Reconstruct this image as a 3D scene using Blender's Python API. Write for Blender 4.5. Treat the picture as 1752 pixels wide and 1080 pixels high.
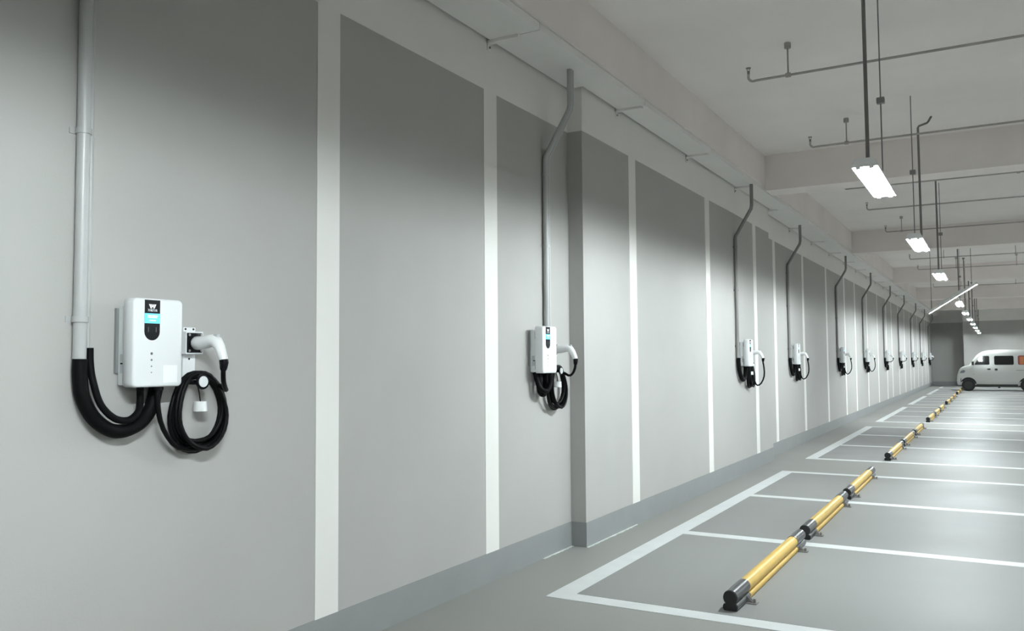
import bpy, bmesh, math, random
from mathutils import Vector, Matrix
random.seed(7)
S = bpy.context.scene
C = S.collection
for o in list(bpy.data.objects):
    bpy.data.objects.remove(o)

# ------------------------------------------------------------------ camera
# world frame: wall plane X = 0, X to the right (into the car park), Y along the wall, Z up, metres
YAW, PITCH, ROLL = 0.51798, 0.05358, -0.00706
cam_d = bpy.data.cameras.new('camera')
cam_d.sensor_width = 36.0
cam_d.lens = 1450.0 / 1752.0 * 36.0
cam_d.clip_end = 200
cam = bpy.data.objects.new('camera', cam_d)
C.objects.link(cam)
fwd = Vector((-math.sin(YAW) * math.cos(PITCH), math.cos(YAW) * math.cos(PITCH), math.sin(PITCH)))
rgt = Vector((math.cos(YAW), math.sin(YAW), 0))
upv = rgt.cross(fwd)
r2 = rgt * math.cos(ROLL) + upv * math.sin(ROLL)
u2 = -rgt * math.sin(ROLL) + upv * math.cos(ROLL)
M = Matrix((r2, u2, -fwd)).transposed().to_4x4()
M.translation = Vector((3.24, 0, 1.6))
cam.matrix_world = M
S.camera = cam

# ------------------------------------------------------------------ world, exposure
w = bpy.data.worlds.new('world')
S.world = w
w.use_nodes = True
w.node_tree.nodes['Background'].inputs[0].default_value = (0.02, 0.021, 0.022, 1)
w.node_tree.nodes['Background'].inputs[1].default_value = 1.0
S.view_settings.view_transform = 'Standard'
S.view_settings.look = 'None'
S.view_settings.gamma = 1.0
S.view_settings.use_curve_mapping = False
S.view_settings.exposure = 0.0
TUBE_STRENGTH = 830.0

# ------------------------------------------------------------------ materials
MT = {}
def mat(name, col, rough=0.5, metal=0.0, emit=None, estr=0.0, noise=0.0, nscale=8.0, bump=0.0, bscale=60.0, spec=0.5, rnoise=0.0):
    m = bpy.data.materials.new(name)
    m.use_nodes = True
    nt = m.node_tree
    b = nt.nodes['Principled BSDF']
    b.inputs['Base Color'].default_value = (*col, 1)
    b.inputs['Roughness'].default_value = rough
    b.inputs['Metallic'].default_value = metal
    b.inputs['Specular IOR Level'].default_value = spec
    if emit:
        b.inputs['Emission Color'].default_value = (*emit, 1)
        b.inputs['Emission Strength'].default_value = estr
    if noise or bump or rnoise:
        tc = nt.nodes.new('ShaderNodeTexCoord')
        if noise or rnoise:
            n = nt.nodes.new('ShaderNodeTexNoise')
            n.inputs['Scale'].default_value = nscale
            n.inputs['Detail'].default_value = 5
            nt.links.new(tc.outputs['Object'], n.inputs['Vector'])
        if noise:
            mr = nt.nodes.new('ShaderNodeMapRange')
            mr.inputs[1].default_value = 0.25
            mr.inputs[2].default_value = 0.75
            mr.inputs[3].default_value = 1 - noise
            mr.inputs[4].default_value = 1 + noise
            nt.links.new(n.outputs[0], mr.inputs[0])
            mx = nt.nodes.new('ShaderNodeVectorMath')
            mx.operation = 'SCALE'
            mx.inputs[0].default_value = col
            nt.links.new(mr.outputs[0], mx.inputs['Scale'])
            nt.links.new(mx.outputs[0], b.inputs['Base Color'])
        if rnoise:
            mr2 = nt.nodes.new('ShaderNodeMapRange')
            mr2.inputs[1].default_value = 0.3
            mr2.inputs[2].default_value = 0.7
            mr2.inputs[3].default_value = rough - rnoise
            mr2.inputs[4].default_value = rough + rnoise
            nt.links.new(n.outputs[0], mr2.inputs[0])
            nt.links.new(mr2.outputs[0], b.inputs['Roughness'])
        if bump:
            n2 = nt.nodes.new('ShaderNodeTexNoise')
            n2.inputs['Scale'].default_value = bscale
            n2.inputs['Detail'].default_value = 3
            nt.links.new(tc.outputs['Object'], n2.inputs['Vector'])
            bp = nt.nodes.new('ShaderNodeBump')
            bp.inputs['Strength'].default_value = bump
            bp.inputs['Distance'].default_value = 0.01
            nt.links.new(n2.outputs[0], bp.inputs['Height'])
            nt.links.new(bp.outputs[0], b.inputs['Normal'])
    MT[name] = m
    return m

mat('wall_grey', (0.435, 0.427, 0.412), 0.7, noise=0.03, nscale=1.5, bump=0.05, bscale=90, spec=0.3)
mat('wall_white', (0.81, 0.795, 0.765), 0.65, noise=0.02, nscale=2, spec=0.3)
mat('base_grey', (0.27, 0.28, 0.28), 0.55, noise=0.05, nscale=3)
mat('ceiling_paint', (0.87, 0.825, 0.80), 0.85, noise=0.05, nscale=0.8, bump=0.1, bscale=30, spec=0.2)
mat('beam_paint', (0.86, 0.80, 0.77), 0.85, noise=0.05, nscale=1.0, bump=0.1, bscale=30, spec=0.2)
mat('tray_white', (0.83, 0.81, 0.79), 0.45, noise=0.02, nscale=4)
mat('floor_epoxy', (0.285, 0.284, 0.268), 0.5, noise=0.04, nscale=0.9, bump=0.06, bscale=3, rnoise=0.05, spec=0.08)
mat('bay_epoxy', (0.26, 0.26, 0.253), 0.48, noise=0.03, nscale=1.1, bump=0.06, bscale=3, rnoise=0.05, spec=0.08)
mat('line_white', (0.60, 0.62, 0.615), 0.5, noise=0.06, nscale=5)
mat('caulk', (0.58, 0.60, 0.59), 0.7, noise=0.2, nscale=6)
mat('pipe_grey', (0.24, 0.235, 0.23), 0.4, noise=0.05, nscale=6)
mat('pvc_white', (0.43, 0.435, 0.43), 0.35, noise=0.03, nscale=6)
mat('steel_dark', (0.20, 0.19, 0.185), 0.5, metal=0.3, noise=0.1, nscale=10)
mat('pipe_sprinkler', (0.40, 0.375, 0.36), 0.55, noise=0.15, nscale=6)
mat('hose_black', (0.004, 0.0042, 0.0045), 0.55, spec=0.08)
mat('cable_black', (0.004, 0.0042, 0.0045), 0.45, spec=0.12)
mat('charger_white', (0.79, 0.805, 0.815), 0.28, noise=0.005, nscale=3)
mat('charger_side', (0.74, 0.76, 0.76), 0.4, noise=0.01, nscale=3)
mat('plastic_black', (0.005, 0.005, 0.007), 0.25, spec=0.15)
mat('slot_black', (0.01, 0.01, 0.01), 0.6)
mat('bracket_grey', (0.22, 0.23, 0.23), 0.5)
mat('gun_white', (0.84, 0.85, 0.85), 0.3, noise=0.005, nscale=3)
mat('lens_dark', (0.03, 0.03, 0.035), 0.12)
mat('logo_white', (0.9, 0.92, 0.95), 0.4)
mat('icon_grey', (0.12, 0.13, 0.14), 0.5)
mat('sticker_white', (0.92, 0.93, 0.94), 0.5)
mat('label_grey', (0.50, 0.52, 0.53), 0.5)
mat('screen_cyan', (0.02, 0.1, 0.12), 0.2, emit=(0.12, 0.72, 1.0), estr=1.3)
mat('screen_text', (0.1, 0.1, 0.1), 0.2, emit=(0.85, 1.0, 1.0), estr=1.3)
mat('tube_glow', (0.9, 0.9, 0.9), 0.4, emit=(0.885, 0.98, 1.0), estr=TUBE_STRENGTH)
mat('reflector_grey', (0.13, 0.132, 0.132), 0.5)
mat('lamp_white', (0.85, 0.86, 0.86), 0.4)
mat('stop_yellow', (0.62, 0.41, 0.09), 0.42, noise=0.08, nscale=9)
mat('stop_black', (0.045, 0.046, 0.05), 0.32, noise=0.1, nscale=9)
mat('stop_cap', (0.006, 0.006, 0.006), 0.6)
mat('zinc', (0.32, 0.31, 0.30), 0.4, metal=0.7)
mat('van_paint', (0.40, 0.405, 0.385), 0.22, noise=0.01, nscale=2)
mat('van_glass', (0.008, 0.009, 0.009), 0.06)
mat('van_trim', (0.02, 0.02, 0.02), 0.5)
mat('van_seam', (0.10, 0.10, 0.10), 0.6)
mat('tyre', (0.008, 0.008, 0.008), 0.8)
mat('hub', (0.012, 0.012, 0.013), 0.6)
mat('headlight', (0.14, 0.145, 0.15), 0.12)
mat('poster_orange', (0.30, 0.08, 0.02), 0.4, noise=0.1, nscale=20)
mat('poster_cell', (0.36, 0.12, 0.035), 0.4)
mat('poster_red', (0.18, 0.025, 0.02), 0.4)

# ------------------------------------------------------------------ mesh helpers
class MB:
    def __init__(s):
        s.v = []; s.f = []
    def add(s, vs, fs):
        n = len(s.v)
        s.v += [tuple(p) for p in vs]
        s.f += [tuple(i + n for i in f) for f in fs]
        return s
    def box(s, x0, x1, y0, y1, z0, z1):
        return s.add([(x0,y0,z0),(x1,y0,z0),(x1,y1,z0),(x0,y1,z0),(x0,y0,z1),(x1,y0,z1),(x1,y1,z1),(x0,y1,z1)],
                     [(0,3,2,1),(4,5,6,7),(0,1,5,4),(1,2,6,5),(2,3,7,6),(3,0,4,7)])
    def bevbox(s, x0, x1, y0, y1, z0, z1, b):
        bm = bmesh.new()
        m = MB().box(x0, x1, y0, y1, z0, z1)
        vs = [bm.verts.new(p) for p in m.v]
        for f in m.f: bm.faces.new([vs[i] for i in f])
        bmesh.ops.bevel(bm, geom=bm.edges[:], offset=b, segments=2, affect='EDGES', profile=0.6)
        bm.verts.index_update()
        s.add([v.co[:] for v in bm.verts], [[v.index for v in f.verts] for f in bm.faces])
        bm.free()
        return s
    def tube(s, pts, rad, n=10, caps=True):
        P = [Vector(p) for p in pts]
        if not isinstance(rad, (list, tuple)): rad = [rad] * len(P)
        T = []
        for i in range(len(P)):
            a = P[max(i - 1, 0)]; b = P[min(i + 1, len(P) - 1)]
            T.append((b - a).normalized())
        ref = Vector((0, 0, 1)) if abs(T[0].z) < 0.9 else Vector((1, 0, 0))
        nrm = (ref - T[0] * ref.dot(T[0])).normalized()
        vs = []
        for i, p in enumerate(P):
            nrm = (nrm - T[i] * nrm.dot(T[i])).normalized()
            bn = T[i].cross(nrm)
            for k in range(n):
                a = 2 * math.pi * k / n
                vs.append(p + (nrm * math.cos(a) + bn * math.sin(a)) * rad[i])
        fs = []
        for i in range(len(P) - 1):
            for k in range(n):
                k2 = (k + 1) % n
                fs.append((i*n + k, i*n + k2, (i+1)*n + k2, (i+1)*n + k))
        if caps:
            fs.append(tuple(reversed(range(n))))
            fs.append(tuple((len(P)-1)*n + k for k in range(n)))
        return s.add(vs, fs)
    def prism(s, prof, axis, a, b):
        # prof: list of 2D points in the two remaining axes (in xyz order), extruded a..b along axis
        n = len(prof)
        def mk(p, t):
            q = list(p); q.insert(axis, t); return q
        vs = [mk(p, a) for p in prof] + [mk(p, b) for p in prof]
        fs = [(i, (i+1) % n, n + (i+1) % n, n + i) for i in range(n)]
        fs += [tuple(reversed(range(n))), tuple(range(n, 2*n))]
        return s.add(vs, fs)
    def loft(s, rings, caps=True):
        n = len(rings[0]); vs = []; fs = []
        for r in rings: vs += [tuple(p) for p in r]
        for i in range(len(rings) - 1):
            for k in range(n):
                k2 = (k+1) % n
                fs.append((i*n+k, i*n+k2, (i+1)*n+k2, (i+1)*n+k))
        if caps:
            fs.append(tuple(reversed(range(n))))
            fs.append(tuple((len(rings)-1)*n + k for k in range(n)))
        return s.add(vs, fs)
    def mesh(s, name, sharp=35):
        me = bpy.data.meshes.new(name)
        me.from_pydata(s.v, [], s.f)
        bm = bmesh.new(); bm.from_mesh(me)
        bmesh.ops.recalc_face_normals(bm, faces=bm.faces[:])
        bm.to_mesh(me); bm.free()
        me.shade_smooth()
        me.set_sharp_from_angle(angle=math.radians(sharp))
        return me

def obj(name, mb, m, parent=None, loc=None, sharp=35):
    me = mb if isinstance(mb, bpy.types.Mesh) else mb.mesh(name, sharp)
    if not me.materials: me.materials.append(MT[m])
    o = bpy.data.objects.new(name, me)
    C.objects.link(o)
    if parent: o.parent = parent
    if loc: o.location = loc
    return o
def tag(o, label, cat=None, group=None, kind=None):
    o['label'] = label
    if cat: o['category'] = cat
    if group: o['group'] = group
    if kind: o['kind'] = kind
    return o
def struct(name, mb, m, label, parent=None):
    o = obj(name, mb, m, parent)
    o['kind'] = 'structure'
    if label: o['label'] = label
    return o
def empty(name, loc):
    o = bpy.data.objects.new(name, None)
    o.empty_display_size = 0.1
    o.location = loc
    C.objects.link(o)
    return o
def copy_tree(o, parent=None):
    c = o.copy()
    C.objects.link(c)
    c.parent = parent
    for ch in list(o.children): copy_tree(ch, c)
    return c
def spline(pts, sub=6):
    P = [Vector(p) for p in pts]
    P = [2*P[0] - P[1]] + P + [2*P[-1] - P[-2]]
    out = []
    for i in range(1, len(P) - 2):
        a, b, c, d = P[i-1], P[i], P[i+1], P[i+2]
        for k in range(sub):
            t = k / sub
            out.append(0.5*((2*b) + (c-a)*t + (2*a-5*b+4*c-d)*t*t + (3*b-a-3*c+d)*t**3))
    out.append(P[-2])
    return out
def rrect(u0, u1, v0, v1, r, n=4):
    pts = []
    for cu, cv, a0 in ((u1-r, v0+r, -90), (u1-r, v1-r, 0), (u0+r, v1-r, 90), (u0+r, v0+r, 180)):
        for k in range(n+1):
            a = math.radians(a0 + 90*k/n)
            pts.append((cu + r*math.cos(a), cv + r*math.sin(a)))
    return pts
ORD = ['zeroth','first','second','third','fourth','fifth','sixth','seventh','eighth','ninth','tenth','eleventh','twelfth','thirteenth','fourteenth','fifteenth']

# ------------------------------------------------------------------ the shell
XR, YB, YE, ZC = 17.0, -7.0, 55.0, 4.5          # right wall, back wall, end wall, ceiling slab
STEP0, STEP1, STEPD = 6.70, 13.75, 0.14          # projecting section of the left wall
BAND_Z, BASE_Z = 3.62, 0.21

floor = struct('floor', MB().box(-0.3, XR + 0.3, YB - 0.3, YE + 0.3, -0.2, 0), 'floor_epoxy', 'pale grey-green sealed concrete car park floor')
ceiling = struct('ceiling', MB().box(-0.3, XR + 0.3, YB - 0.3, YE + 0.3, ZC, ZC + 0.2), 'ceiling_paint', 'off-white painted concrete ceiling slab')
wall_left = struct('wall_left', MB().box(-0.3, 0, YB - 0.3, YE + 0.3, 0, ZC), 'wall_grey', 'long grey painted wall with white stripes')
wall_proj = struct('wall_projection', MB().box(0, STEPD, STEP0, STEP1, 0, ZC), 'wall_grey', 'projecting section of the striped grey wall')
# white paint above the grey
def wpart(name, x, y0, y1, z0, z1, m, parent, t=0.003):
    return obj(name, MB().box(x - 0.001, x + t, y0, y1, z0, z1), m, parent)
for (a, b, x) in ((YB, STEP0, 0), (STEP0, STEP1, STEPD), (STEP1, YE, 0)):
    wpart('paint_band', x, a, b, BAND_Z, ZC - 0.001, 'wall_white', wall_proj if x else wall_left)
obj('paint_band', MB().box(0.003, STEPD + 0.003, STEP0 - 0.003, STEP0, BAND_Z, ZC - 0.001), 'wall_white', wall_proj)
stripes = [-1.4, 0.95, 3.51, 5.28, 7.78, 10.31, 12.70, 14.62, 17.08, 19.70, 22.30, 24.1, 26.5, 29.0, 31.5, 33.2, 35.6, 38.1, 40.6, 42.3, 44.7, 47.2, 49.7, 51.4, 53.6]
for s0 in stripes:
    x = STEPD if STEP0 < s0 < STEP1 else 0
    wpart('stripe', x, s0, s0 + 0.185, BASE_Z, BAND_Z, 'wall_white', wall_proj if x else wall_left)
# baseboard paint, a thin raised skirting that follows the wall
t = 0.006
bp = [(-0.01, YB), (t, YB), (t, STEP0 - t), (STEPD + t, STEP0 - t), (STEPD + t, STEP1 + t), (t, STEP1 + t), (t, YE), (-0.01, YE)]
struct('baseboard_left', MB().prism(bp, 2, 0.0, BASE_Z), 'base_grey', 'darker grey painted skirting along the foot of the striped wall')
# crumbly white edge of old sealant where wall and floor meet
ck = [(STEPD + t, 6.70, 7.85), (t, 6.15, 6.69)]
for x, a, b in ck:
    me = MB(); n = 26; vs = []; fs = []
    for i in range(n + 1):
        y = a + (b - a) * i / n
        o1 = x - 0.004; o2 = x + 0.012 + random.uniform(0, 0.014)
        vs += [(o1, y, 0.0), (o2, y, 0.0), (o2, y, 0.003), (o1, y, 0.004)]
        if i:
            k = 4 * i
            fs += [(k-4, k-3, k+1, k), (k-3, k-2, k+2, k+1), (k-2, k-1, k+3, k+2), (k-1, k-4, k, k+3)]
    fs += [(0, 3, 2, 1), (4*n, 4*n+1, 4*n+2, 4*n+3)]
    me.add(vs, fs)
    obj('sealant_strip', me, 'caulk', floor)

wall_end = struct('wall_end', MB().box(0, 1.72, YE, YE + 0.3, 0, ZC), 'wall_grey', 'dark grey end wall beyond the parked van')
wpart_e = obj('paint_band', MB().box(0, 1.72, YE - 0.003, YE + 0.001, 3.62, ZC), 'wall_white', wall_end)
obj('skirting', MB().box(0.006, 1.70, YE - 0.006, YE + 0.001, 0, 0.24), 'base_grey', wall_end)
YF = 53.2
wall_front = struct('wall_return', MB().box(1.70, XR, YF, YE + 0.3, 0, ZC), 'wall_grey', 'pale grey end wall section set forward behind the van')
obj('paint_band', MB().box(1.70, XR, YF - 0.003, YF + 0.001, 3.62, ZC), 'wall_white', wall_front)
obj('skirting', MB().box(1.70, XR, YF - 0.006, YF + 0.001, 0, 0.24), 'base_grey', wall_front)
struct('wall_right', MB().box(XR, XR + 0.3, YB - 0.3, YE + 0.3, 0, ZC), 'wall_white', 'far white wall on the other side of the car park')
struct('wall_back', MB().box(0, XR, YB - 0.3, YB, 0, ZC), 'wall_white', 'white wall behind the viewer')

# beams
struct('beam_side', MB().box(0, 0.46, YB, YE, 4.06, ZC), 'beam_paint', 'deep off-white concrete beam running along the top of the striped wall')
for i, y in enumerate((3.6, 12.2, 20.6, 29.6, 38.6, 47.6)):
    struct('beam_cross', MB().box(0.46, XR, y, y + 0.45, 4.0, ZC), 'beam_paint', 'off-white concrete beam crossing under the ceiling slab')

# ------------------------------------------------------------------ floor markings
PER = 9.03
for k in range(6):
    Y0 = 5.19 + PER * k
    if Y0 > 50.5: break
    YL = [Y0, Y0 + 2.43, Y0 + 4.87, Y0 + 7.21]
    for j in range(3):
        if YL[j+1] > YF: continue
        obj('bay_surface', MB().box(0.69, 5.75, YL[j] + 0.16, YL[j+1], -0.001, 0.0015), 'bay_epoxy', floor)
    yend = min(YL[3] + 0.15, YF - 0.1)
    obj('bay_line', MB().box(0.53, 0.69, YL[0], yend, -0.001, 0.003), 'line_white', floor)
    for y in YL:
        if y + 0.15 < YF:
            obj('bay_line', MB().box(0.69, 5.75, y, y + 0.15, -0.001, 0.003), 'line_white', floor)

# ------------------------------------------------------------------ cable tray under the side beam
tray = empty('cable_tray', (0, 0, 4.0))
tag(tray, 'white metal cable tray running under the beam along the striped wall', 'cable tray')
sec = 2.13
y = -1.04
secs = []
while y < YE - 0.2:
    y1 = min(y + sec, YE - 0.05)
    a, b = y + 0.006, y1 - 0.006
    g0, g1 = 0.03, STEPD + 0.03
    pl = [(0.44, a), (0.44, b)]
    if STEP0 <= b and a <= STEP0: pl += [(g1, b), (g1, STEP0 - 0.03), (g0, STEP0 - 0.03), (g0, a)]
    elif a <= STEP1 <= b: pl += [(g0, b), (g0, STEP1 + 0.03), (g1, STEP1 + 0.03), (g1, a)]
    elif STEP0 < a < STEP1: pl += [(g1, b), (g1, a)]
    else: pl += [(g0, b), (g0, a)]
    obj('tray_section', MB().prism(pl, 2, 0.0, 0.055), 'tray_white', tray)
    secs.append(y)
    y += sec
for y in secs:
    x0 = STEPD if STEP0 < y < STEP1 else 0.0
    a = obj('bracket_arm', MB().box(x0, x0 + 0.27, y - 0.022, y + 0.022, -0.022, 0.0).box(x0, x0 + 0.012, y - 0.022, y + 0.022, -0.075, 0.0), 'tray_white', tray)
    obj('bolt', MB().tube([(x0 + 0.012, y, -0.05), (x0 + 0.022, y, -0.05)], 0.009, 6), 'zinc', a)

# ------------------------------------------------------------------ lamps
LZ = 2.90; LX = 2.51
def make_lamp():
    r = empty('tube_lamp', (0, 0, 0))
    L = 0.61
    # reflector: a shallow inverted trough
    pf = [(-0.085, -0.005), (-0.06, 0.052), (0.06, 0.052), (0.085, -0.005), (0.081, -0.005), (0.056, 0.046), (-0.056, 0.046), (-0.081, -0.005)]
    h = MB().prism(pf, 1, -L, L)
    sh = [(-0.088, -0.004), (-0.062, 0.055), (0.062, 0.055), (0.088, -0.004), (0.0855, -0.004), (0.0605, 0.0525), (-0.0605, 0.0525), (-0.0855, -0.004)]
    hs = MB().prism(sh, 1, -L - 0.004, L + 0.004)
    ep = [(-0.085, -0.005), (-0.06, 0.052), (0.06, 0.052), (0.085, -0.005)]
    hs.prism(ep, 1, -L - 0.004, -L - 0.0005).prism(ep, 1, L + 0.0005, L + 0.004)
    obj('housing', hs, 'lamp_white', r)
    obj('reflector', h, 'reflector_grey', r)
    obj('ballast_box', MB().bevbox(-0.035, 0.035, -0.32, 0.32, 0.055, 0.088, 0.006), 'lamp_white', r)
    for s in (-1, 1):
        tb = obj('tube', MB().tube([(s*0.042, -0.585, 0), (s*0.042, 0.585, 0)], 0.008, 10), 'tube_glow', r)
        for e in (-1, 1):
            obj('lamp_holder', MB().box(s*0.042 - 0.014, s*0.042 + 0.014, e*0.598 - 0.011, e*0.598 + 0.011, -0.016, 0.047), 'lamp_white', tb)
    top = ZC - LZ
    obj('conduit_drop', MB().tube([(0, -0.42, 0.05), (0, -0.42, top)], 0.013, 8), 'steel_dark', r)
    obj('ceiling_rose', MB().tube([(0, -0.42, top - 0.04), (0, -0.42, top)], 0.035, 10), 'pipe_grey', r)
    wr = obj('suspension_wire', MB().tube([(0, 0.5, 0.05), (0, 0.5, top)], 0.005, 6), 'steel_dark', r)
    obj('wire_clamp', MB().bevbox(-0.03, 0.03, 0.475, 0.525, 0.72, 0.77, 0.008), 'pipe_grey', wr)
    return r
lamp_y = [0.9, 6.72, 10.72, 15.1, 23.6, 28.2, 32.8, 37.4, 42.0, 46.6, 50.9]
lamp0 = make_lamp()
for i, ly in enumerate(lamp_y):
    o = lamp0 if i == 0 else copy_tree(lamp0)
    o.location = (LX, ly, LZ)
    lab = {0: 'tube lamp hanging level with the charger beside the pale conduit pair'}.get(i, 'level hanging twin tube lamp, %s from the end wall' % ORD[len(lamp_y) - i])
    tag(o, lab, 'lamp', 'hanging tube lamps in a row')
    if i == 2:                                  # this one is hung the other way round, its conduit kinks at the top
        o.rotation_euler = (0, 0, math.pi)
        for ch in list(o.children):
            if ch.name.startswith(('conduit_drop', 'ceiling_rose')): bpy.data.objects.remove(ch)
        top = ZC - LZ
        obj('conduit_drop', MB().tube([(0, -0.5, 0.05), (0, -0.5, top - 0.12), (-0.012, -0.5, top - 0.10), (-0.10, -0.5, top - 0.075), (-0.115, -0.5, top - 0.06), (-0.15, -0.5, top)], 0.013, 8), 'steel_dark', o)
# unseen second lamp row over the lane, added to brighten the ceiling
fill_row = [-3.0 + 6.2 * k for k in range(10)]
for i, ly in enumerate(fill_row):
    o = copy_tree(lamp0)
    o.location = (9.4, ly, LZ)
    tag(o, 'added unseen twin tube fill lamp over the driving lane, %s from the end wall' % ORD[len(fill_row) - i], 'lamp', 'added fill lamps over the lane')
# the crooked one: one end has dropped
o = copy_tree(lamp0)
tag(o, 'twin tube lamp turned across the row and hanging crooked', 'lamp', 'hanging tube lamps in a row')
for ch in list(o.children):
    if ch.name.startswith(('conduit_drop', 'ceiling_rose', 'suspension_wire')):
        for g in list(ch.children): bpy.data.objects.remove(g)
        bpy.data.objects.remove(ch)
CL = Vector((2.42, 22.0, 2.96))
o.location = CL
dirv = Vector((0.80, 0.12, 0.52)).normalized()
side = dirv.cross(Vector((0, 0, 1))).normalized()
upn = side.cross(dirv)
o.rotation_euler = Matrix((side, dirv, upn)).transposed().to_euler()
for e in (-0.5, 0.5):
    p = Vector((0, e, 0.05))
    L = Matrix((side, dirv, upn)).transposed()
    q = L @ p + CL
    inv = L.inverted()
    a = inv @ (q - CL); b = inv @ (Vector((q.x, q.y, ZC - 0.004)) - CL)
    obj('suspension_wire', MB().tube([a, b], 0.006, 6), 'steel_dark', o)

# ------------------------------------------------------------------ sprinkler pipes
PZ = 4.2
def sprinkler_line(x0, y, taps, label):
    r = empty('sprinkler_pipe', (x0, y, PZ))
    tag(r, label, 'pipe', 'sprinkler pipes under the ceiling')
    L = XR - 0.4 - x0
    obj('pipe', MB().tube(spline([(0, 0, 0.07), (0.0, 0, 0.03), (0.03, 0, 0.0), (0.08, 0, 0)], 4) + [Vector((L, 0, 0))], 0.012, 8), 'pipe_sprinkler', r)
    def head(x, h):
        hd = obj('sprinkler_head', MB().tube([(x, 0, h), (x, 0, h + 0.03)], 0.013, 8).tube([(x - 0.01, 0, h + 0.03), (x - 0.014, 0, h + 0.055)], 0.003, 5).tube([(x + 0.01, 0, h + 0.03), (x + 0.014, 0, h + 0.055)], 0.003, 5), 'steel_dark', r)
        obj('deflector', MB().tube([(x, 0, h + 0.055), (x, 0, h + 0.06)], 0.024, 10), 'steel_dark', hd)
    head(0, 0.07)
    for tx in taps:
        hg = obj('hanger', MB().tube([(tx, 0, 0.0), (tx, 0, ZC - PZ)], 0.008, 6).tube([(tx - 0.022, 0, 0), (tx + 0.022, 0, 0)], 0.022, 8), 'pipe_sprinkler', r)
        obj('anchor', MB().tube([(tx, 0, ZC - PZ - 0.05), (tx, 0, ZC - PZ)], 0.03, 8), 'pipe_sprinkler', hg)
sp = [(1.31, 7.9, (0.36, 3.4)), (1.34, 10.78, (0.42, 3.3)), (1.30, 13.75, (2.3, 3.6)), (1.36, 15.9, (2.4, 4.0)), (1.35, 18.9, (0.3, 2.6)),
      (1.33, 22.2, (1.0, 2.7)), (1.35, 24.5, (0.8, 2.4)), (1.33, 27.5, (1.0, 2.5)), (1.33, 31.3, (0.9, 2.6)), (1.33, 34.6, (0.9, 2.6))]
for i, (x, y, tp) in enumerate(sp):
    d = ['passing the longest lamp rod', 'just in front of the first cross beam', 'just behind the first cross beam']
    if i < 3: lab = 'thin dark sprinkler pipe with upturned end ' + d[i]
    elif i < 5: lab = 'thin dark sprinkler pipe, %s in front of the second cross beam' % ['second', 'first'][i - 3]
    else: lab = 'thin dark sprinkler pipe, %s beyond the second cross beam' % ORD[i - 4]
    sprinkler_line(x, y, tp, lab)

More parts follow.
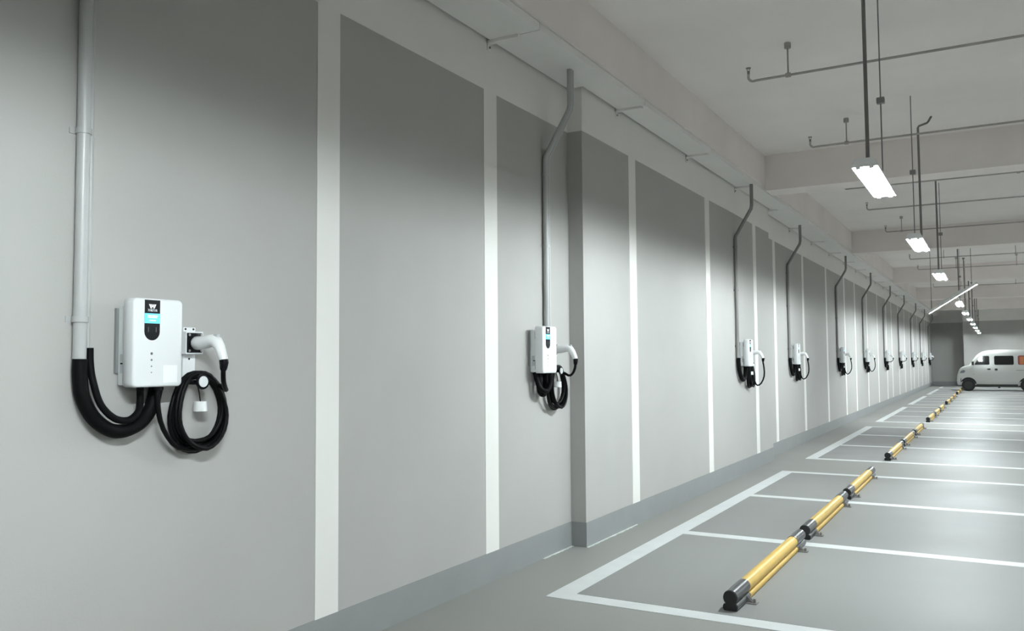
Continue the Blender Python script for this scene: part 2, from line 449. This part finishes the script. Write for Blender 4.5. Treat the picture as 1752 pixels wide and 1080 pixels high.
# ------------------------------------------------------------------ charging stations
# local frame of every piece: origin on the wall surface at the charger's centre line, Z from the floor
def text_mesh(s, size, depth):
    cu = bpy.data.curves.new('t', 'FONT')
    cu.body = s; cu.size = size; cu.extrude = depth
    cu.align_x = 'CENTER'; cu.align_y = 'CENTER'
    cu.resolution_u = 2
    to = bpy.data.objects.new('t', cu)
    C.objects.link(to)
    dg = bpy.context.evaluated_depsgraph_get()
    me = bpy.data.meshes.new_from_object(to.evaluated_get(dg))
    bpy.data.objects.remove(to)
    me.transform(Matrix(((0, 0, 1, 0), (1, 0, 0, 0), (0, 1, 0, 0), (0, 0, 0, 1))))   # x->Y, y->Z, z->X
    return me
def make_charger():
    r = empty('ev_charger', (0, 0, 0))
    obj('mounting_bracket', MB().box(0, 0.014, -0.118, 0.10, 1.56, 1.835), 'bracket_grey', r)
    body = obj('housing', MB().bevbox(0.012, 0.068, -0.108, 0.108, 1.508, 1.845, 0.008), 'charger_side', r)
    obj('vent_slot', MB().box(0.056, 0.0625, -0.1095, -0.10, 1.775, 1.832), 'slot_black', body)
    obj('vent_slot', MB().box(0.056, 0.0625, -0.1095, -0.10, 1.53, 1.605), 'slot_black', body)
    obj('latch', MB().box(0.036, 0.060, -0.113, -0.10, 1.597, 1.604), 'slot_black', body)
    obj('rating_label', MB().box(0.028, 0.054, -0.1088, -0.10, 1.606, 1.64).box(0.028, 0.054, -0.1088, -0.10, 1.56, 1.594), 'label_grey', body)
    # front cover: rounded box
    rings = []
    for x, ins, rr in ((0.064, 0.004, 0.018), (0.068, 0.0, 0.02), (0.125, 0.0, 0.02), (0.131, 0.002, 0.02), (0.1345, 0.006, 0.018), (0.1355, 0.011, 0.015)):
        rings.append([(x, u, v) for u, v in rrect(-0.124 + ins, 0.122 - ins, 1.500 + ins, 1.876 - ins, rr, 5)])
    cover = obj('front_cover', MB().loft(rings), 'charger_white', r, sharp=50)
    # black display strip running from the top edge down to a round end
    yc, hw = -0.036, 0.0375
    pts = [(yc - hw, 1.869), (yc - hw, 1.735)] + [(yc + hw*math.cos(a), 1.735 + hw*math.sin(a)) for a in [math.pi + math.pi*k/14 for k in range(1, 14)]] + [(yc + hw, 1.735), (yc + hw, 1.869)]
    disp = obj('display_panel', MB().prism(pts, 0, 0.132, 0.1372), 'plastic_black', r)
    tag(disp, 'glossy black display strip with rounded lower end')
    obj('screen', MB().box(0.134, 0.1378, yc - hw, yc + hw, 1.770, 1.812), 'screen_cyan', disp)
    st = MB()
    for zz, a, b in ((1.802, -0.024, 0.026), (1.795, -0.022, 0.022), (1.782, -0.014, 0.016)):
        st.box(0.137, 0.1382, yc + a, yc + b, zz - 0.0022, zz + 0.0022)
    obj('screen_text', st, 'screen_text', disp)
    # emblem: a W of three slanted bars over a line of characters
    lg = MB(); zt, zb = 1.851, 1.833
    for poly in ([(-.018, zt), (-.0105, zt), (-.003, zb), (-.0095, zb)], [(.018, zt), (.0105, zt), (.003, zb), (.0095, zb)],
                 [(-.0085, zt), (-.002, zt), (.0005, 1.8395), (-.0035, 1.8375)], [(.0085, zt), (.002, zt), (-.0005, 1.8395), (.0035, 1.8375)]):
        lg.prism([(yc + u, v) for u, v in poly], 0, 0.137, 0.1378)
    obj('emblem', lg, 'logo_white', disp)
    tm = text_mesh('万城万充', 0.0118, 0.0004)
    tx = obj('lettering', tm, 'logo_white', disp)
    tx.location = (0.1374, yc, 1.8245)
    # two arcs of the card reader
    for s in (-1, 1):
        obj('reader_mark', MB().box(0.137, 0.1376, yc + s*0.019 - 0.0014, yc + s*0.019 + 0.0014, 1.733, 1.754), 'icon_grey', disp)
    for zz, rr in ((1.642, 0.0062), (1.615, 0.0045), (1.588, 0.0032), (1.562, 0.0026)):
        obj('indicator_icon', MB().tube([(0.1350, yc, zz), (0.1362, yc, zz)], rr, 8), 'icon_grey', r)
    obj('sticker', MB().box(0.135, 0.1362, 0.022, 0.094, 1.518, 1.592), 'sticker_white', r)
    for gx, gy, gr in ((0.09, 0.03, 0.018), (0.045, -0.022, 0.016), (0.04, 0.062, 0.031)):
        obj('cable_gland', MB().tube([(gx, gy, 1.512), (gx, gy, 1.485)], gr, 12), 'plastic_black', r)
    return r
def make_holster():
    r = empty('plug_holster', (0, 0, 0))
    hy = 0.262
    bk = obj('back_plate', MB().box(0, 0.006, hy - 0.034, hy + 0.034, 1.50, 1.765), 'charger_white', r)
    for dy in (-0.022, 0.022):
        obj('screw', MB().tube([(0.006, hy + dy, 1.757), (0.009, hy + dy, 1.757)], 0.005, 6), 'slot_black', bk)
    obj('screw', MB().tube([(0.006, hy, 1.62), (0.009, hy, 1.62)], 0.005, 6), 'slot_black', bk)
    obj('frame', MB().box(0.004, 0.042, hy - 0.048, hy - 0.042, 1.642, 1.745).box(0.004, 0.042, hy + 0.042, hy + 0.048, 1.642, 1.745).box(0.004, 0.042, hy - 0.048, hy + 0.048, 1.739, 1.745).box(0.004, 0.042, hy - 0.048, hy + 0.048, 1.642, 1.648), 'charger_white', r)
    so = obj('socket_plate', MB().bevbox(0.034, 0.048, hy - 0.042, hy + 0.042, 1.648, 1.739, 0.005), 'plastic_black', r)
    for dy in (-0.033, 0.033):
        for dz in (-0.036, 0.036):
            obj('screw', MB().tube([(0.048, hy + dy, 1.6935 + dz), (0.051, hy + dy, 1.6935 + dz)], 0.006, 6), 'zinc', so)
    obj('hook', MB().tube([(0, hy, 1.512), (0.098, hy, 1.512)], 0.011, 12).tube([(0.096, hy, 1.516), (0.104, hy, 1.516)], 0.036, 16), 'plastic_black', r)
    obj('hook_cap', MB().tube([(0.103, hy, 1.516), (0.107, hy, 1.516)], 0.025, 16), 'charger_white', r)
    return r
def make_cable(slack):
    r = empty('charging_cable', (0, 0, 0))
    hy = 0.262
    gx = [(0.049, 1.692, 0.027), (0.056, 1.692, 0.031), (0.10, 1.692, 0.031), (0.135, 1.698, 0.030), (0.165, 1.702, 0.029), (0.19, 1.694, 0.0275), (0.208, 1.672, 0.0245), (0.223, 1.643, 0.0215), (0.237, 1.610, 0.019)]
    g = obj('plug_handle', MB().tube([(x, hy, z) for x, z, _ in gx], [q for *_, q in gx], 14), 'gun_white', r)
    obj('release_button', MB().bevbox(0.175, 0.20, hy - 0.010, hy + 0.010, 1.714, 1.730, 0.004), 'label_grey', g)
    bt = [(0.235, 1.614, 0.0205), (0.2375, 1.600, 0.0205), (0.236, 1.588, 0.0185), (0.235, 1.575, 0.0165), (0.234, 1.566, 0.013)]
    obj('cable_boot', MB().tube([(x, hy, z) for x, z, _ in bt], [q for *_, q in bt], 12), 'plastic_black', r)
    cy, cz = 0.285, 1.368
    pts = [(0.088, 0.03, 1.492), (0.088, 0.034, 1.43), (0.08, 0.055, 1.35), (0.07, 0.10, 1.28), (0.06, 0.165, 1.225)]
    turns = 5.4; n = int(turns * 14)
    rr = random.Random(3)
    layer = [(0.158, 0.050), (0.140, 0.070), (0.160, 0.030), (0.122, 0.048), (0.146, 0.088), (0.135, 0.030), (0.150, 0.075)]
    for i in range(n + 1):
        a = -95 + 360 * turns * i / n
        tt = turns * i / n; k = int(tt); fr = tt - k
        r0, x0 = layer[k]; r1, x1 = layer[k + 1]
        rad = r0 + (r1 - r0) * fr + 0.006 * math.sin(a * 0.021 + k)
        xx = x0 + (x1 - x0) * fr
        ar = math.radians(a)
        sq = 1.06 if math.sin(ar) < 0 else 1.0
        zz = cz + rad * math.sin(ar) * sq
        da = ((a - 95 + 180) % 360) - 180
        if abs(da) < 70:                        # the turns lie over the hook
            wgt = math.cos(math.radians(da / 70 * 90)) ** 1.5
            zz += (max(zz, 1.538 + 0.017 * (k % 2)) - zz) * wgt
        pts.append((xx, cy + rad * math.cos(ar) * 0.97, zz))
    if slack:
        pts += [(0.10, 0.30, 1.30), (0.14, 0.285, 1.23), (0.20, 0.275, 1.26), (0.245, 0.268, 1.36), (0.247, 0.264, 1.47), (0.236, hy, 1.55), (0.234, hy, 1.572)]
    else:
        pts += [(0.11, 0.385, 1.475), (0.165, 0.335, 1.485), (0.21, 0.285, 1.515), (0.231, hy + 0.002, 1.55), (0.234, hy, 1.572)]
    obj('cable', MB().tube(spline(pts, 2), 0.0112, 8), 'cable_black', r, sharp=80)
    c = obj('dust_cap', MB().tube([(0.06, hy + 0.022, 1.425), (0.06, hy + 0.022, 1.380)], [0.029, 0.031], 14), 'gun_white', r)
    obj('tether', MB().tube([(0.06, hy + 0.022, 1.425), (0.058, hy + 0.018, 1.46), (0.05, hy + 0.012, 1.505)], 0.0028, 6), 'cable_black', c)
    return r
def conduit(base, yc, off, double, hose, label, fat=0.0265):
    xo = 0.26 if base == 0 else 0.26
    r = empty('conduit_pipe', (base, yc, 1.6))
    def path(dy, bot, xw):
        P = [(xw, off + dy, bot - 1.6), (xw, off + dy, 3.26 - 1.6), (xw + 0.006, off + dy, 3.30 - 1.6), (xo - 0.01, off + dy, 3.66 - 1.6), (xo, off + dy, 3.71 - 1.6), (xo, off + dy, 3.998 - 1.6)]
        return P
    m = 'pvc_white' if yc < 7 else 'pipe_grey'
    obj('pipe', MB().tube(path(0, 1.60 if hose else 1.845, fat + 0.004), fat, 12), m, r, sharp=60)
    if double:
        obj('pipe', MB().tube(path(fat + 0.016, 1.655 if hose else 1.845, 0.014 if hose else fat + 0.004), 0.0115 if hose else fat * 0.9, 10), m, r, sharp=60)
    for zz in (1.78, 2.55, 3.15):
        if not hose and zz < 1.9: continue
        cl = obj('saddle_clamp', MB().tube([(fat + 0.004, off, zz - 1.612), (fat + 0.004, off, zz - 1.588)], fat + 0.005, 12).box(0, 0.004, off - fat - 0.018, off + fat + (0.045 if double else 0.018), zz - 1.612, zz - 1.588), m, r)
    tag(r, label, 'conduit', 'conduits down the striped wall')
    return r
charger0 = make_charger(); holster0 = make_holster(); cable0 = make_cable(False); cable1 = make_cable(True)
hose_fat = MB().tube(spline([(0.036, -0.293, 1.62), (0.036, -0.293, 1.56), (0.04, -0.283, 1.47), (0.044, -0.24, 1.385), (0.046, -0.17, 1.33), (0.046, -0.10, 1.318), (0.044, -0.02, 1.345), (0.042, 0.035, 1.405), (0.04, 0.062, 1.49)], 5), 0.0295, 12).mesh('hose', 80)
hose_thin = MB().tube(spline([(0.03, -0.247, 1.665), (0.034, -0.247, 1.60), (0.058, -0.25, 1.53), (0.074, -0.225, 1.435), (0.08, -0.165, 1.375), (0.08, -0.10, 1.365), (0.072, -0.05, 1.395), (0.05, -0.025, 1.44), (0.045, -0.022, 1.49)], 5), 0.0145, 10).mesh('hose', 80)
# second station: conduits come down behind the box, hoses loop under it
hose_b1 = MB().tube(spline([(0.045, 0.085, 1.52), (0.05, 0.085, 1.42), (0.055, 0.05, 1.345), (0.06, 0.0, 1.335), (0.055, -0.03, 1.38), (0.045, -0.022, 1.49)], 5), 0.026, 12).mesh('hose', 80)
hose_b2 = MB().tube(spline([(0.10, 0.06, 1.50), (0.105, 0.06, 1.43), (0.105, 0.02, 1.37), (0.095, -0.035, 1.36), (0.07, -0.075, 1.40), (0.045, -0.09, 1.51)], 5), 0.020, 12).mesh('hose', 80)

stations = [2.40, 6.06, None, 15.98, 21.30, 25.85, 30.88, 35.8, 41.2, 46.5, 52.2]
stations[2] = 11.93
def where(i):
    n = 11 - i
    if i == 0: return 'beside a pale conduit pair'
    if i == 1: return 'just before the projecting wall corner'
    if i == 2: return 'on the projecting wall section'
    if n == 1: return 'last before the dark end wall'
    return '%s from the dark end wall' % ORD[n]
firstc = [True, True]
for i, yc in enumerate(stations):
    base = STEPD if STEP0 < yc < STEP1 else 0.0
    wtxt = where(i)
    ch = charger0 if i == 0 else copy_tree(charger0)
    ch.location = (base, yc, 0)
    tag(ch, 'white wall-mounted car charger with black display strip, ' + wtxt, 'charger', 'wall chargers along the striped wall')
    ho = holster0 if i == 0 else copy_tree(holster0)
    ho.location = (base, yc, 0)
    tag(ho, 'white wall holster with black socket plate and hook, ' + wtxt, 'holster', 'plug holsters along the striped wall')
    sl = i in (2, 3, 4, 5)
    src = cable1 if sl else cable0
    if firstc[sl]: cb = src; firstc[sl] = False
    else: cb = copy_tree(src)
    cb.location = (base, yc, 0)
    tag(cb, ('coiled black charging cable with a hanging loop, ' if sl else 'coiled black charging cable with white plug handle, ') + wtxt, 'cable', 'charging cables along the striped wall')
    if i == 1:
        conduit(base, yc, 0.155, True, False, 'pair of grey conduits bending out to the tray, ' + wtxt, 0.022)
        h = obj('flexible_hose', hose_b1, 'hose_black'); h.location = (base, yc, 0)
        tag(h, 'thick black hose looping under the charger box, ' + wtxt, 'hose', 'black hoses along the striped wall')
        h = obj('flexible_hose', hose_b2, 'hose_black'); h.location = (base, yc, 0)
        tag(h, 'slimmer black hose looping under the charger box, ' + wtxt, 'hose', 'black hoses along the striped wall')
    else:
        conduit(base, yc, -0.293, i == 0, True, ('pair of pale conduits, one thick and one thin, on the striped wall' if i == 0 else 'grey conduit bending out to the tray, charger ' + wtxt), 0.0265 if i == 0 else 0.024)
        h = obj('flexible_hose', hose_fat, 'hose_black'); h.location = (base, yc, 0)
        tag(h, 'thick black hose curving from conduit to charger, ' + wtxt, 'hose', 'black hoses along the striped wall')
        if i == 0:
            h = obj('flexible_hose', hose_thin, 'hose_black'); h.location = (base, yc, 0)
            tag(h, 'thin black hose curving from conduit to charger, ' + wtxt, 'hose', 'black hoses along the striped wall')

# ------------------------------------------------------------------ wheel stops
def stop_profile():
    pts = []
    for k in range(15):                       # upper round rail
        a = math.radians(-52 + 284 * k / 14)
        pts.append((0.045 * math.cos(a), 0.079 + 0.045 * math.sin(a)))
    pts += [(-0.040, 0.038), (-0.046, 0.030), (-0.047, 0.014), (-0.040, 0.0), (0.040, 0.0), (0.047, 0.014), (0.046, 0.030), (0.040, 0.038)]
    return pts
def make_stop():
    r = empty('wheel_stop', (0, 0, 0))
    L = 2.24; e = 0.34; p = stop_profile()
    obj('yellow_rail', MB().prism(p, 1, e, L - e), 'stop_yellow', r)
    obj('black_sleeve', MB().prism([(x*1.03, 0.0015 + z*1.015) for x, z in p], 1, 0.012, e), 'stop_black', r)
    obj('black_sleeve', MB().prism([(x*1.03, 0.0015 + z*1.015) for x, z in p], 1, L - e, L - 0.012), 'stop_black', r)
    for y0, y1 in ((0, 0.013), (L - 0.013, L)):
        obj('end_cap', MB().prism([(x*0.98, 0.001 + z) for x, z in p], 1, y0, y1), 'stop_cap', r)
    for yy in (0.24, L - 0.30):
        ft = obj('foot', MB().box(0.030, 0.115, yy - 0.03, yy + 0.03, 0, 0.006).prism([(0.044, 0.006), (0.085, 0.006), (0.044, 0.05)], 1, yy - 0.003, yy + 0.003).prism([(0.044, 0.006), (0.085, 0.006), (0.044, 0.05)], 1, yy + 0.022, yy + 0.028), 'zinc', r)
        obj('anchor_bolt', MB().tube([(0.095, yy, 0.006), (0.095, yy, 0.03)], 0.009, 6), 'steel_dark', ft)
    return r
stop0 = make_stop(); ns = 0
for k in range(5):
    for j in range(3):
        o = stop0 if ns == 0 else copy_tree(stop0)
        ns += 1
        o.location = (1.72, 5.44 + PER * k + 2.43 * j, 0.003)
        grp = ['first', 'second', 'third', 'fourth', 'fifth'][k]
        if k == 4 and j == 2: lab = "yellow and black wheel stop at the parked van's front wheel"
        else: lab = 'yellow and black wheel stop, %s of three, %s bay group towards the van' % (ORD[j+1], grp)
        tag(o, lab, 'wheel stop', 'wheel stops across the bays')

# ------------------------------------------------------------------ van
VY = 46.55                                       # near flank
van = empty('van', (3.33, VY + 0.78, 0))
tag(van, 'silver-white minivan with dark windows parked nose to the striped wall', 'van')
vx = lambda x: x - 3.25
# stacked rounded rectangles: z, front x, rear x, half width, corner radius
lev = [(0.24, 1.56, 5.02, 0.72, 0.06), (0.32, 1.49, 5.08, 0.765, 0.08), (0.50, 1.46, 5.10, 0.78, 0.09), (0.72, 1.48, 5.10, 0.785, 0.10), (0.86, 1.53, 5.10, 0.785, 0.11), (0.98, 1.57, 5.09, 0.785, 0.11),
       (1.08, 1.62, 5.09, 0.78, 0.12), (1.155, 1.71, 5.08, 0.775, 0.12), (1.20, 1.86, 5.08, 0.772, 0.13), (1.24, 2.02, 5.07, 0.768, 0.14), (1.35, 2.08, 5.05, 0.755, 0.16), (1.50, 2.18, 5.02, 0.735, 0.16), (1.66, 2.30, 4.98, 0.71, 0.17), (1.78, 2.41, 4.94, 0.69, 0.2), (1.87, 2.54, 4.89, 0.66, 0.22), (1.94, 2.78, 4.80, 0.59, 0.26), (1.975, 3.1, 4.6, 0.45, 0.26), (1.985, 3.3, 4.4, 0.30, 0.2)]
rings = []
for z, a, b, hw, r in lev:
    rings.append([(u, v, z) for u, v in rrect(vx(a), vx(b), -hw, hw, r, 6)])
body = obj('body', MB().loft(rings), 'van_paint', van, sharp=60)
def hwz(z):
    for (z0, a0, b0, w0, r0), (z1, a1, b1, w1, r1) in zip(lev, lev[1:]):
        if z0 <= z <= z1: return w0 + (w1 - w0) * (z - z0) / (z1 - z0)
def flank(name, pts, m, parent, off=0.006, s=-1, depth=0.02):
    n = len(pts); vs = []
    for d in (off, off - depth):
        vs += [(vx(x), s * (hwz(z) + d), z) for x, z in pts]
    fs = [tuple(range(n)), tuple(range(2*n - 1, n - 1, -1))] + [(i, (i+1) % n, n + (i+1) % n, n + i) for i in range(n)]
    return obj(name, MB().add(vs, fs), m, parent)
fw = [(2.24, 1.26), (2.85, 1.26), (2.88, 1.29), (2.88, 1.64), (2.85, 1.68), (2.62, 1.68), (2.50, 1.645), (2.40, 1.55)]
mw = rrect(3.08, 3.88, 1.25, 1.68, 0.06)
rw = rrect(4.05, 4.80, 1.25, 1.69, 0.07)
for s in (-1, 1):
    flank('side_window', fw, 'van_glass', van, s=s)
    flank('side_window', mw, 'van_glass', van, s=s)
    q = flank('rear_side_window', rw, 'poster_red', van, s=s)
    if s < 0:
        tag(q, 'rear side window covered by an orange-red poster')
        flank('poster', rrect(4.12, 4.80, 1.27, 1.64, 0.02), 'poster_orange', q, off=0.009)
        for i in range(4):
            for j in range(3):
                flank('poster_cell', rrect(4.16 + 0.15*i, 4.28 + 0.15*i, 1.31 + 0.105*j, 1.39 + 0.105*j, 0.012, 2), 'poster_cell', q, off=0.0115)
    flank('door_seam', [(2.97, 0.34), (2.982, 0.34), (2.982, 1.74), (2.97, 1.74)], 'van_seam', van, off=0.002, s=s)
    flank('door_seam', [(3.96, 0.34), (3.972, 0.34), (3.972, 1.74), (3.96, 1.74)], 'van_seam', van, off=0.002, s=s)
    flank('door_seam', [(2.2, 0.78), (2.212, 0.78), (2.212, 1.24), (2.2, 1.24)], 'van_seam', van, off=0.002, s=s)
    flank('body_crease', [(1.9, 0.83), (4.9, 0.83), (4.9, 0.85), (1.9, 0.85)], 'van_paint', van, off=0.012, s=s)
    flank('slide_rail', [(3.97, 0.98), (4.9, 0.98), (4.9, 1.0), (3.97, 1.0)], 'van_seam', van, off=0.004, s=s)
    flank('door_handle', rrect(2.78, 2.92, 1.01, 1.08, 0.025), 'van_trim', van, off=0.02, s=s)
    flank('door_handle', rrect(3.09, 3.21, 0.98, 1.08, 0.03), 'van_trim', van, off=0.02, s=s)
    flank('sill', [(2.30, 0.245), (4.02, 0.245), (4.02, 0.33), (2.30, 0.33)], 'van_trim', van, off=0.004, s=s)
    flank('bumper_vent', [(1.62, 0.46), (1.66, 0.42), (1.68, 0.60), (1.64, 0.62)], 'van_seam', van, off=0.003, s=s)
    flank('headlight', [(1.62, 0.85), (1.80, 0.87), (1.86, 0.97), (1.76, 1.01), (1.66, 0.96)], 'headlight', van, off=0.003, s=s, depth=0.05)
    # wheel arches and wheels
    for wx in (1.97, 4.40):
        arch = []
        for k in range(17):
            a = math.pi * k / 16
            arch.append((wx + 0.345 * math.cos(a), 0.31 + 0.345 * math.sin(a)))
        arch += [(wx - 0.345, 0.245), (wx + 0.345, 0.245)]
        flank('wheel_arch', arch, 'tyre', van, off=0.008, s=s, depth=0.05)
        wh = obj('wheel', MB().loft([[(vx(wx) + rr * math.cos(2*math.pi*k/28), s * yy, 0.29 + rr * math.sin(2*math.pi*k/28)) for k in range(28)] for yy, rr in ((0.60, 0.25), (0.60, 0.275), (0.63, 0.288), (0.79, 0.288), (0.81, 0.275), (0.815, 0.25), (0.808, 0.2), (0.797, 0.17))]), 'tyre', van, sharp=50)
        obj('hub', MB().loft([[(vx(wx) + rr * math.cos(2*math.pi*k/20), s * yy, 0.29 + rr * math.sin(2*math.pi*k/20)) for k in range(20)] for yy, rr in ((0.79, 0.185), (0.80, 0.18), (0.803, 0.07), (0.812, 0.06))]), 'hub', wh)
    mr = obj('wing_mirror', MB().bevbox(vx(2.13), vx(2.23), min(s*0.80, s*0.96), max(s*0.80, s*0.96), 1.24, 1.42, 0.03), 'van_trim', van)
    obj('mirror_arm', MB().box(vx(2.19), vx(2.23), min(s*0.74, s*0.84), max(s*0.74, s*0.84), 1.27, 1.31), 'van_trim', mr)
# windscreen, bumper grille, underbody
ws = MB()
def xf(z):
    for (z0, a0, *_), (z1, a1, *_) in zip(lev, lev[1:]):
        if z0 <= z <= z1: return a0 + (a1 - a0) * (z - z0) / (z1 - z0)
vs = []
for z in (1.27, 1.4, 1.55, 1.68, 1.76):
    for v in (-0.56, 0.56): vs.append((vx(xf(z)) - 0.004, v * (hwz(z) / 0.77), z))
ws.add(vs, [(2*i, 2*i+1, 2*i+3, 2*i+2) for i in range(4)])
obj('windscreen', ws, 'van_glass', van)
obj('grille', MB().bevbox(vx(1.45), vx(1.49), -0.42, 0.42, 0.40, 0.60, 0.015), 'van_trim', van)
obj('underbody', MB().box(vx(1.7), vx(4.8), -0.62, 0.62, 0.19, 0.26).box(vx(3.2), vx(3.3), -0.60, -0.45, 0.14, 0.2), 'van_trim', van)
